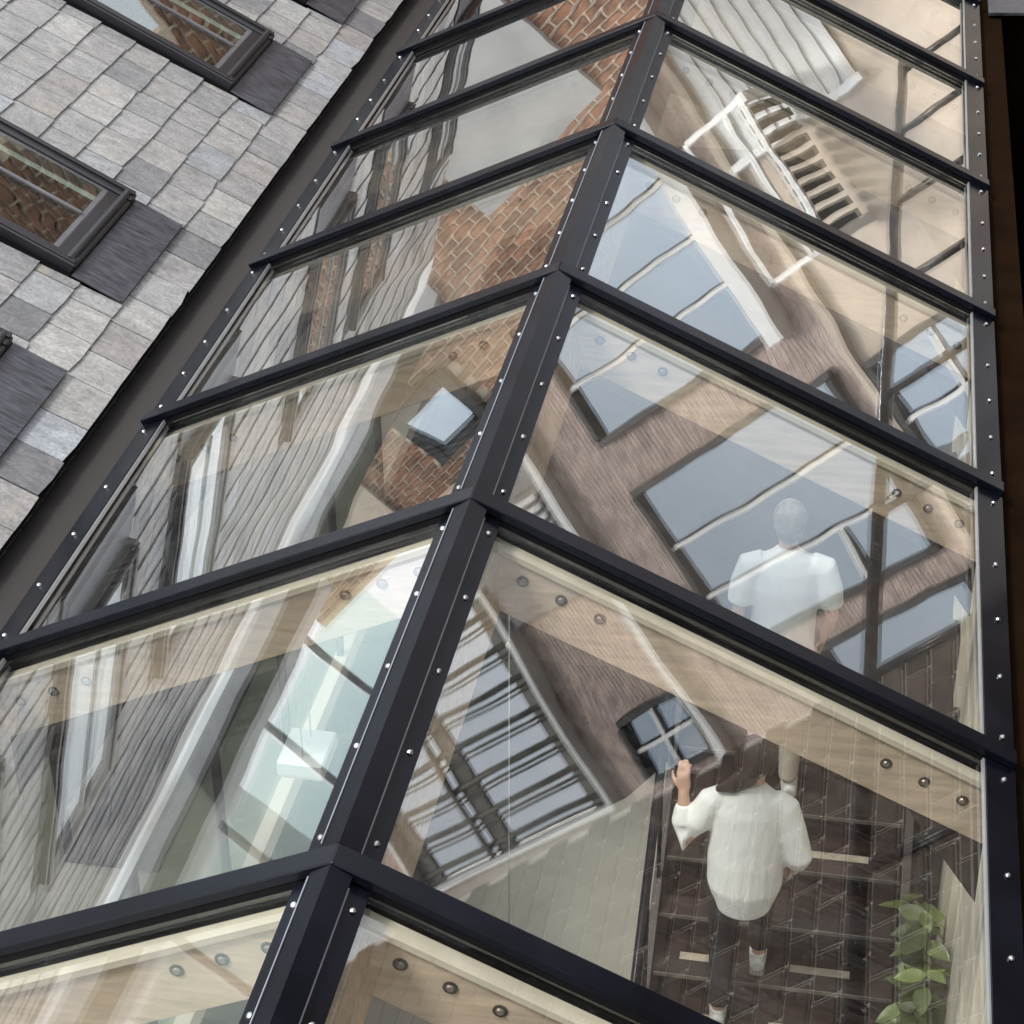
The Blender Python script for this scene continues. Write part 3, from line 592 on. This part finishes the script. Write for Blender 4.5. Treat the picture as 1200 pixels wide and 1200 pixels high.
# ------------------------------------------------------------------ inside the passage
LZ = -2.88          # landing
STP, GO_, KY, KZ = .155, .25, 3.32, -3.81     # step k: top at KZ+k*STP, from KY+k*GO_
mb = MB(); mb.bb(-1.86, 1.90, 5.3, 12.5, LZ-.25, LZ); mb.bb(.44, 1.90, 4.823, 5.3, LZ-.25, LZ); tag(mb.build('landing_floor', 'dark_floor'), kind='structure')
mb = MB(); mb.bb(-1.86, .44, 3.0, 5.3, -3.9, -3.8); tag(mb.build('sunken_floor', 'dark_floor'), kind='structure')
mb = MB(); mb.prism([(.44, -3, -3.6), (.44, 5.2, -3.6), (.21, 4.77, -3.6), (-.65, 3.86, -3.6), (-1.05, 3.45, -3.6), (-1.05, -3, -3.6)], (0, 0, 0), (0, 0, -.12)); tag(mb.build('passage_floor', 'pale_floor'), kind='structure')
mb = MB(); mb.bb(-1.86, -1.05, -3, 5.2, -2.30, -2.20); mb.bb(-1.86, -1.25, 5.2, 12.5, -2.30, -2.20); tag(mb.build('gallery_floor', 'white_floor'), kind='structure')
mb = MB(); mb.bb(0.44, 1.90, -3, 3.0, -5.4, -5.2); tag(mb.build('lower_floor', 'dark_floor'), kind='structure')
# left inner wall with a dark doorway
lw = empty('plaster_wall', (-1.9, 3, -2.2), 'pale plaster wall with a dark doorway below the left panes', 'wall')
for ya, yb, za, zb in ((-3, 2.3, -2.2, -1.08), (4.05, 12.5, -2.2, -1.08)):
    mb = MB(); mb.bb(-2.03, -1.87, ya, yb, za, zb); part(mb, 'wall_face', 'plaster', lw)
mb = MB(); mb.bb(-2.03, -1.97, 2.3, 4.05, -2.2, -1.08); part(mb, 'door', 'dark_wood', lw)
for yy in (2.3, 3.97): mb = MB(); mb.bb(-1.90, -1.862, yy, yy+.08, -2.2, -1.08); part(mb, 'door_frame', 'dark_wood', lw)
mb = MB(); mb.bb(-1.85, -1.44, 2.25, 4.05, -2.198, -2.186); tag(mb.build('runner_mat', 'dark_floor', bevel=.003), 'dark runner mat lying on the pale gallery floor by the doorway', 'mat')  # shade of a dark opening, put in as a dark sheet
# right inner wall of cream vertical boards
rw = empty('boarded_wall', (1.9, 3, -5.2), 'cream vertical boarded wall beside the stairs under the right eave', 'wall')
mb = MB(); mb.bb(1.93, 1.955, -3, 12.5, -5.2, -1.02); part(mb, 'backing', 'plaster', rw)
y = -2.9
while y < 12.4:
    w = random.choice((.11, .14, .18, .24, .3)); d = random.choice((.012, .03, .055, .02))
    mb = MB(); mb.bb(1.928-d, 1.928, y, y+w-.012, random.choice((-5.2, -5.2, -4.6)), random.choice((-1.22, -1.22, -1.4))); part(mb, 'board', 'cream_panel', rw, bevel=.003); y += w
# staircase
st = empty('staircase', (1.1, 3.3, -5.2), 'dark wooden staircase with bright nosings between handrail and plant', 'staircase')
SX0, SX1 = .50, 1.66
for k in range(-8, 6):
    z = KZ+k*STP; y = KY+k*GO_
    mb = MB(); mb.bb(SX0, SX1, y-.03, y+GO_+.01, z-.035, z); tr = part(mb, 'tread', 'dark_wood', st, bevel=.004)
    mb = MB(); mb.bb(SX0, SX1, y-.036, y-.0305, z-.018, z+.002); under(mb.build('nosing', 'nosing'), tr)
    mb = MB(); mb.bb(SX0+.01, SX1-.01, y+.0, y+.018, z-STP, z-.036); part(mb, 'riser', 'dark_wood', st)
for k, a, c in ((-1, .10, .33), (-1, .62, 1.0), (0, .08, .36), (0, .58, 1.1), (1, .12, .30), (1, .66, .95), (3, .70, 1.0), (-2, .06, .40), (-2, .6, .98)):  # added pale plates standing for bright patches of light on the steps
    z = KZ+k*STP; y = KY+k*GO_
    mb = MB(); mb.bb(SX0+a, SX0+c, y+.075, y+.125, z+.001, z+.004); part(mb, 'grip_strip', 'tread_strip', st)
for x in (SX0-.045, SX1+.005):
    mb = MB(); a = Vector((0, KY-8*GO_, KZ-8*STP)); c = Vector((0, KY+6*GO_, KZ+6*STP))
    mb.prism([(x, a.y, a.z-.25), (x, c.y, c.z-.25), (x, c.y, c.z+.06), (x, a.y, a.z+.06)], (0, 0, 0), (.04, 0, 0)); part(mb, 'stringer', 'dark_wood', st)
for k in range(-6, 6, 2):
    z = KZ+k*STP; y = KY+k*GO_+.1; mb = MB(); mb.tube([(SX0-.025, y, z-.05), (SX0-.025, y, z+.9)], [.011, .011], seg=8); part(mb, 'baluster', 'black_paint', st)
mb = MB(); mb.tube([(SX0-.025, KY-8*GO_+.1, KZ-8*STP+.9), (SX0-.025, KY+5*GO_+.1, KZ+5*STP+.9)], [.022, .022], seg=10); part(mb, 'handrail', 'black_paint', st, smooth=True)
# pendant cable and a pale box lamp
pc = empty('hanging_cable', (-.04, 2.3, -.44), 'thin hanging cable with small knots below the ridge beam', 'cable')
mb = MB(); mb.tube([(.02, 2.42, -.44), (.0, 2.42, -2.5)], [.0035, .0035], seg=6); part(mb, 'wire', 'bead', pc)
for z in (-1.0, -2.49): mb = MB(); mb.ball((.01, 2.42, z), (.011, .011, .016), 8, 6); part(mb, 'knot', 'bead', pc)
lp = empty('box_lamp', (-.69, 2.03, -1.34), 'white rectangular box lamp hanging in the passage', 'lamp')
mb = MB(); mb.bb(-.78, -.60, 1.92, 2.14, -1.34, -1.27); part(mb, 'shade', 'lamp_white', lp, bevel=.008)
mb = MB(); mb.bb(-.77, -.61, 1.93, 2.13, -1.348, -1.3405); part(mb, 'diffuser', 'siding', lp)
for yy in (1.97, 2.09): mb = MB(); mb.tube([(-.69, yy, -1.27), (-.69, yy, -.58)], [.003, .003], seg=6); part(mb, 'suspension', 'steel', lp)

gb = empty('glass_balustrade', (-1.08, 2.2, -2.2), 'glass balustrade with slim dark posts along the gallery edge', 'balustrade')
for y in (-.6, .3, 1.2, 2.1, 3.0, 3.9, 4.8):
    mb = MB(); mb.bb(-1.10, -1.07, y-.015, y+.015, -2.2, -1.22); part(mb, 'post', 'grey_metal', gb)
    if y < 4.5: mb = MB(); mb.bb(-1.090, -1.080, y+.03, y+.87, -2.12, -1.26); part(mb, 'panel', 'balustrade_glass', gb)
mb = MB(); mb.bb(-1.105, -1.065, -.65, 4.85, -1.22, -1.19); part(mb, 'rail', 'steel', gb)
# ------------------------------------------------------------------ plant in a planter
pl = empty('potted_plant', (1.79, 3.2, -4.02), 'leafy green plant in a trough beside the stairs', 'plant')
mb = MB(); mb.bb(1.715, 1.885, 2.55, 3.75, -5.2, -4.0); tr = part(mb, 'planter', 'clay', pl, bevel=.01)
mb = MB(); mb.bb(1.73, 1.87, 2.58, 3.72, -3.998, -3.985); under(mb.build('soil', 'soil'), tr)
lf = MB(); prof = ((0, .004), (.15, .036), (.38, .052), (.62, .045), (.85, .022), (1, .001)); Lf = .17
vs = []
for t, w in prof:
    yv = t*Lf; zz = -.10*Lf*(t*2)**2*.8
    vs += [(-w, yv, zz+.012), (0, yv, zz), (w, yv, zz+.012)]
fs = []
for q in range(len(prof)-1):
    a = q*3; fs += [(a, a+1, a+4, a+3), (a+1, a+2, a+5, a+4)]
lf.add(vs, fs); leaf_me = lf.mesh('leaf', 'leaf', smooth=True, recalc=False)
for s in range(5):
    sy = 2.75+s*.21; sx = 1.79+random.uniform(-.03, .03); hgt = random.uniform(.45, .95) if s != 3 else 1.02
    pts = [(sx+.06*math.sin(q*.9+s)*q/6-.10*(q/6)**2, sy+.05*math.sin(q*1.3+s*2), -4.0+hgt*q/6) for q in range(7)]
    mb = MB(); mb.tube(pts, [.010-.001*q for q in range(7)], seg=6); part(mb, 'stem', 'stem', pl, smooth=True)
    nl = int(24*hgt)+6
    for q in range(nl):
        t = .15+.85*q/(nl-1); i0 = min(5, int(t*6)); p = Vector(pts[i0]).lerp(Vector(pts[i0+1]), t*6-i0)
        o = link('leaf', leaf_me); o.parent = pl; o.matrix_parent_inverse = Matrix.Translation(-tot(pl)); o.location = p
        a = q*2.4+s; o.rotation_euler = (random.uniform(-.2, .55), random.uniform(-.5, .5), a); sc = random.uniform(.55, 1.1); o.scale = (sc, sc, sc)

# ------------------------------------------------------------------ people
def remesh(o, vox=.009, it=4):
    m = o.modifiers.new('join', 'REMESH'); m.mode = 'VOXEL'; m.voxel_size = vox; m.use_smooth_shade = True
    s = o.modifiers.new('smooth', 'SMOOTH'); s.factor = .5; s.iterations = it
def hand(mb, wrist, d, palm_n, side, curl=.5):
    d = Vector(d).normalized(); n = Vector(palm_n); n = (n-d*n.dot(d)).normalized(); w = d.cross(n)*side; wrist = Vector(wrist)
    mb.tube([wrist-d*.02, wrist+d*.03, wrist+d*.085], [(.024, .018), (.036, .016), (.037, .013)], side=w)
    for k, (off, ln) in enumerate(((-.027, .068), (-.009, .078), (.009, .074), (.026, .058))):
        b = wrist+d*.082+w*off; c1 = b+(d*math.cos(curl*.5)+n*math.sin(curl*.5))*ln*.45; c2 = c1+(d*math.cos(curl*1.3)+n*math.sin(curl*1.3))*ln*.32; c3 = c2+(d*math.cos(curl*2)+n*math.sin(curl*2))*ln*.25
        mb.tube([b-d*.02, b, c1, c2, c3], [.009, .0092, .0085, .0078, .006], side=w, seg=8)
    b = wrist+d*.025-w*.03; c1 = b+(d*.7-w*.6+n*.25).normalized()*.04; c2 = c1+(d*.9-w*.15+n*.4).normalized()*.032
    mb.tube([wrist+d*.01-w*.01, b, c1, c2], [.012, .012, .0105, .008], side=n, seg=8)
def person(loc, yaw, label, P):
    root = empty('person', loc, label, 'person', None); root.rotation_euler = (0, 0, yaw)
    def pt(mb, name, m, rm=None, it=4, smooth=True):
        o = mb.build(name, m, root, 0, smooth)
        if rm: remesh(o, rm, it)
        return o
    hc = Vector(P['head'])
    b = MB()
    b.ball(hc+Vector((0, .0, .01)), (.074, .092, .112)); b.ball(hc+Vector((0, .032, -.055)), (.054, .062, .06))   # skull, jaw
    b.ball(hc+Vector((0, .098, -.012)), (.013, .018, .024), 10, 8); b.ball(hc+Vector((0, .086, -.058)), (.024, .014, .010), 10, 8)
    for sx in (-1, 1):
        b.ball(hc+Vector((sx*.077, -.004, -.006)), (.010, .020, .032), 10, 8)
        b.ball(hc+Vector((sx*.030, .086, .012)), (.014, .010, .009), 10, 8)
    nk = Vector((hc.x*.6, hc.y-.03, hc.z-.17))
    b.tube([hc+Vector((0, -.015, -.05)), nk+Vector((0, .01, .04)), nk+Vector((0, -.01, -.06))], [.052, .052, .072])
    T = P['torso']
    b.tube([t[0] for t in T], [t[1] for t in T], side=(1, 0, 0), seg=18)
    for sh, el, wr, hd, pn, s_ in P['arms']:
        sh, el, wr = Vector(sh), Vector(el), Vector(wr)
        b.tube([sh+(sh-el)*.05, sh, sh.lerp(el, .5), el, el.lerp(wr, .35), wr], [.046, .050, .043, .036, .038, .025])
        hand(b, wr, hd, pn, s_, .55)
    for hp, kn, an, toe in P['legs']:
        hp, kn, an, toe = Vector(hp), Vector(kn), Vector(an), Vector(toe)
        b.tube([hp, hp.lerp(kn, .4), kn, kn.lerp(an, .35), an], [.082, .074, .052, .055, .034])
    if P.get('slim'): b.v = [(v[0]*P['slim'], v[1], v[2]) for v in b.v]
    pt(b, 'body', 'skin', .0075, 5)
    sx_ = P.get('slim', 1.0)
    for key, nm, mm in (('top', 'shirt', P['top_mat']), ('bottom', 'trousers', P['bottom_mat'])):
        c = MB()
        for pts, rds in P[key]: c.tube(pts, rds, side=(1, 0, 0), seg=18)
        c.v = [(v[0]*sx_, v[1], v[2]) for v in c.v]
        pt(c, nm, mm, .010, 3)
    for hp, kn, an, toe in P['legs']:
        an, toe = Vector(an), Vector(toe); dirn = (toe-an); dirn.z = 0; dirn.normalize(); 
        heel = Vector((an.x, an.y, an.z))-dirn*.055; sl = (toe.z-(an.z-.075))
        c = MB(); c.tube([heel+Vector((0, 0, -.04)), an+Vector((0, 0, -.035)), an.lerp(toe, .5)+Vector((0, 0, -.005)), toe+Vector((0, 0, .025)), toe+dirn*.045+Vector((0, 0, .02))], [(.034, .036), (.042, .045), (.045, .038), (.046, .028), (.026, .016)], side=(1, 0, 0), seg=14)
        c.tube([an+Vector((0, 0, -.04)), an+Vector((0, 0, .02))], [.042, .040]); sh = pt(c, 'shoe', 'shoe', .008, 3)
        c = MB(); c.tube([heel+Vector((0, 0, -.075))-dirn*.01, an.lerp(toe, .5)+Vector((0, 0, -.048)), toe+dirn*.05+Vector((0, 0, -.010))], [(.034, .010), (.042, .010), (.036, .010)], side=(1, 0, 0), seg=12); s2 = c.build('sole', 'sole', sh)
    h = MB()
    if P['hair'] == 'long':
        h.ball(hc+Vector((0, -.018, .030)), (.088, .095, .102)); h.tube([hc+Vector((-.01, -.06, .02)), hc+Vector((-.04, -.08, -.05)), hc+Vector((-.10, -.085, -.10)), hc+Vector((-.17, -.08, -.13))], [(.07, .05), (.055, .045), (.04, .03), (.015, .012)], side=(1, 0, 0))
        for sx in (-1, 1): h.tube([hc+Vector((sx*.06, .01, .06)), hc+Vector((sx*.08, -.015, -.01)), hc+Vector((sx*.066, -.05, -.05))], [.03, .022, .012])
    else:
        h.ball(hc+Vector((0, -.016, .032)), (.083, .092, .098)); h.ball(hc+Vector((0, -.05, -.015)), (.066, .055, .07))
    # trim the fringe off the face by keeping hair behind the brow
    hv = [(v[0], min(v[1], hc.y+.062), v[2]) for v in h.v]; h.v = hv
    pt(h, 'hair', P['hair_mat'], .008, 3)
    return root
V = Vector
# woman in a long white blouse and black trousers, climbing
hip = .0
p1 = dict(head=(.015, .06, 1.555), hair='long', hair_mat='hair_brown', top_mat='white_cloth', bottom_mat='black_cloth',
  torso=[(V((0, .0, .86)), (.15, .10)), (V((0, .0, .98)), (.14, .10)), (V((0, .005, 1.12)), (.125, .09)), (V((0, .015, 1.28)), (.15, .10)), (V((0, .02, 1.37)), (.13, .075)), (V((0, .025, 1.42)), (.06, .05))],
  arms=[((-.155, .015, 1.355), (-.285, -.03, 1.125), (-.30, .03, 1.36), (-.05, .15, .9), (.3, .9, 0), -1), ((.155, .015, 1.355), (.24, -.05, 1.10), (.22, .10, .93), (-.1, .5, -.85), (-1, 0, 0), 1)],
  legs=[((-.085, 0, .87), (-.085, .03, .50), (-.085, -.03, .085), (-.085, .10, .02)), ((.085, 0, .87), (.09, .27, .70), (.09, .215, .24), (.09, .345, .175))],
  top=[([(0, -.01, .70), (0, -.012, .76), (0, -.012, .90), (0, -.005, 1.05), (0, .005, 1.2), (0, .012, 1.31), (0, .018, 1.375), (0, .025, 1.425), (0, .03, 1.445)], [(.05, .05), (.13, .12), (.175, .15), (.178, .148), (.17, .135), (.168, .118), (.145, .092), (.085, .065), (.066, .060)]),
       ([(-.11, .015, 1.37), (-.17, .01, 1.335), (-.235, -.01, 1.22), (-.285, -.03, 1.12), (-.292, -.01, 1.22), (-.298, .01, 1.30)], [.055, .066, .066, .066, .058, .038]),
       ([(.11, .015, 1.37), (.165, .01, 1.33), (.205, -.02, 1.22), (.24, -.05, 1.10), (.235, .01, 1.03), (.228, .055, .985)], [.055, .064, .062, .062, .055, .038])],
  bottom=[([(0, 0, .96), (0, 0, .90), (0, 0, .82)], [(.155, .11), (.165, .12), (.14, .11)]), ([(-.085, 0, .86), (-.085, .018, .68), (-.085, .03, .50), (-.085, .0, .30), (-.085, -.03, .13)], [.092, .082, .062, .058, .050]), ([(.085, 0, .86), (.088, .14, .79), (.09, .27, .70), (.09, .245, .48), (.09, .218, .29)], [.092, .085, .066, .060, .050])])
person((.92, KY+.12, KZ), rad(2), 'person in a loose white blouse and black trousers climbing with one arm raised', p1)
# man in a white T-shirt and beige trousers, higher up
p2 = dict(slim=.88, head=(0, .07, 1.56), hair='short', hair_mat='hair_grey', top_mat='tee_cloth', bottom_mat='beige_cloth',
  torso=[(V((0, .0, .86)), (.15, .10)), (V((0, .0, .98)), (.145, .10)), (V((0, .005, 1.12)), (.145, .10)), (V((0, .015, 1.28)), (.17, .11)), (V((0, .02, 1.38)), (.15, .08)), (V((0, .025, 1.42)), (.065, .055))],
  arms=[((-.19, .01, 1.36), (-.255, -.04, 1.10), (-.235, .09, .88), (.05, .35, -.95), (1, 0, 0), -1), ((.19, .01, 1.36), (.262, -.03, 1.10), (.235, .11, .89), (-.05, .4, -.9), (-1, 0, 0), 1)],
  legs=[((-.09, 0, .87), (-.09, .25, .70), (-.09, .19, .24), (-.09, .32, .175)), ((.09, 0, .87), (.09, .03, .50), (.09, -.03, .085), (.09, .10, .02))],
  top=[([(0, 0, .80), (0, 0, .83), (0, 0, .95), (0, .003, 1.1), (0, .01, 1.25), (0, .015, 1.35), (0, .02, 1.40), (0, .028, 1.432), (0, .03, 1.445)], [(.16, .12), (.185, .14), (.18, .14), (.18, .135), (.195, .14), (.185, .115), (.15, .088), (.082, .066), (.068, .060)]),
       ([(-.13, .012, 1.365), (-.20, .01, 1.345), (-.232, -.015, 1.25), (-.25, -.03, 1.16)], [.065, .076, .074, .066]), ([(.13, .012, 1.365), (.20, .01, 1.345), (.235, -.012, 1.25), (.256, -.025, 1.16)], [.065, .076, .074, .066])],
  bottom=[([(0, 0, .96), (0, 0, .90), (0, 0, .82)], [(.16, .12), (.17, .125), (.15, .115)]), ([(-.09, 0, .86), (-.09, .13, .79), (-.09, .25, .70), (-.09, .22, .48), (-.09, .195, .29)], [.098, .09, .07, .064, .055]), ([(.09, 0, .86), (.09, .018, .68), (.09, .03, .50), (.09, .0, .30), (.09, -.03, .11)], [.098, .09, .07, .064, .055])])
person((.985, KY+4*GO_+.14, KZ+4*STP), rad(4), 'person in a white T-shirt and beige trousers near the top of the stairs', p2)
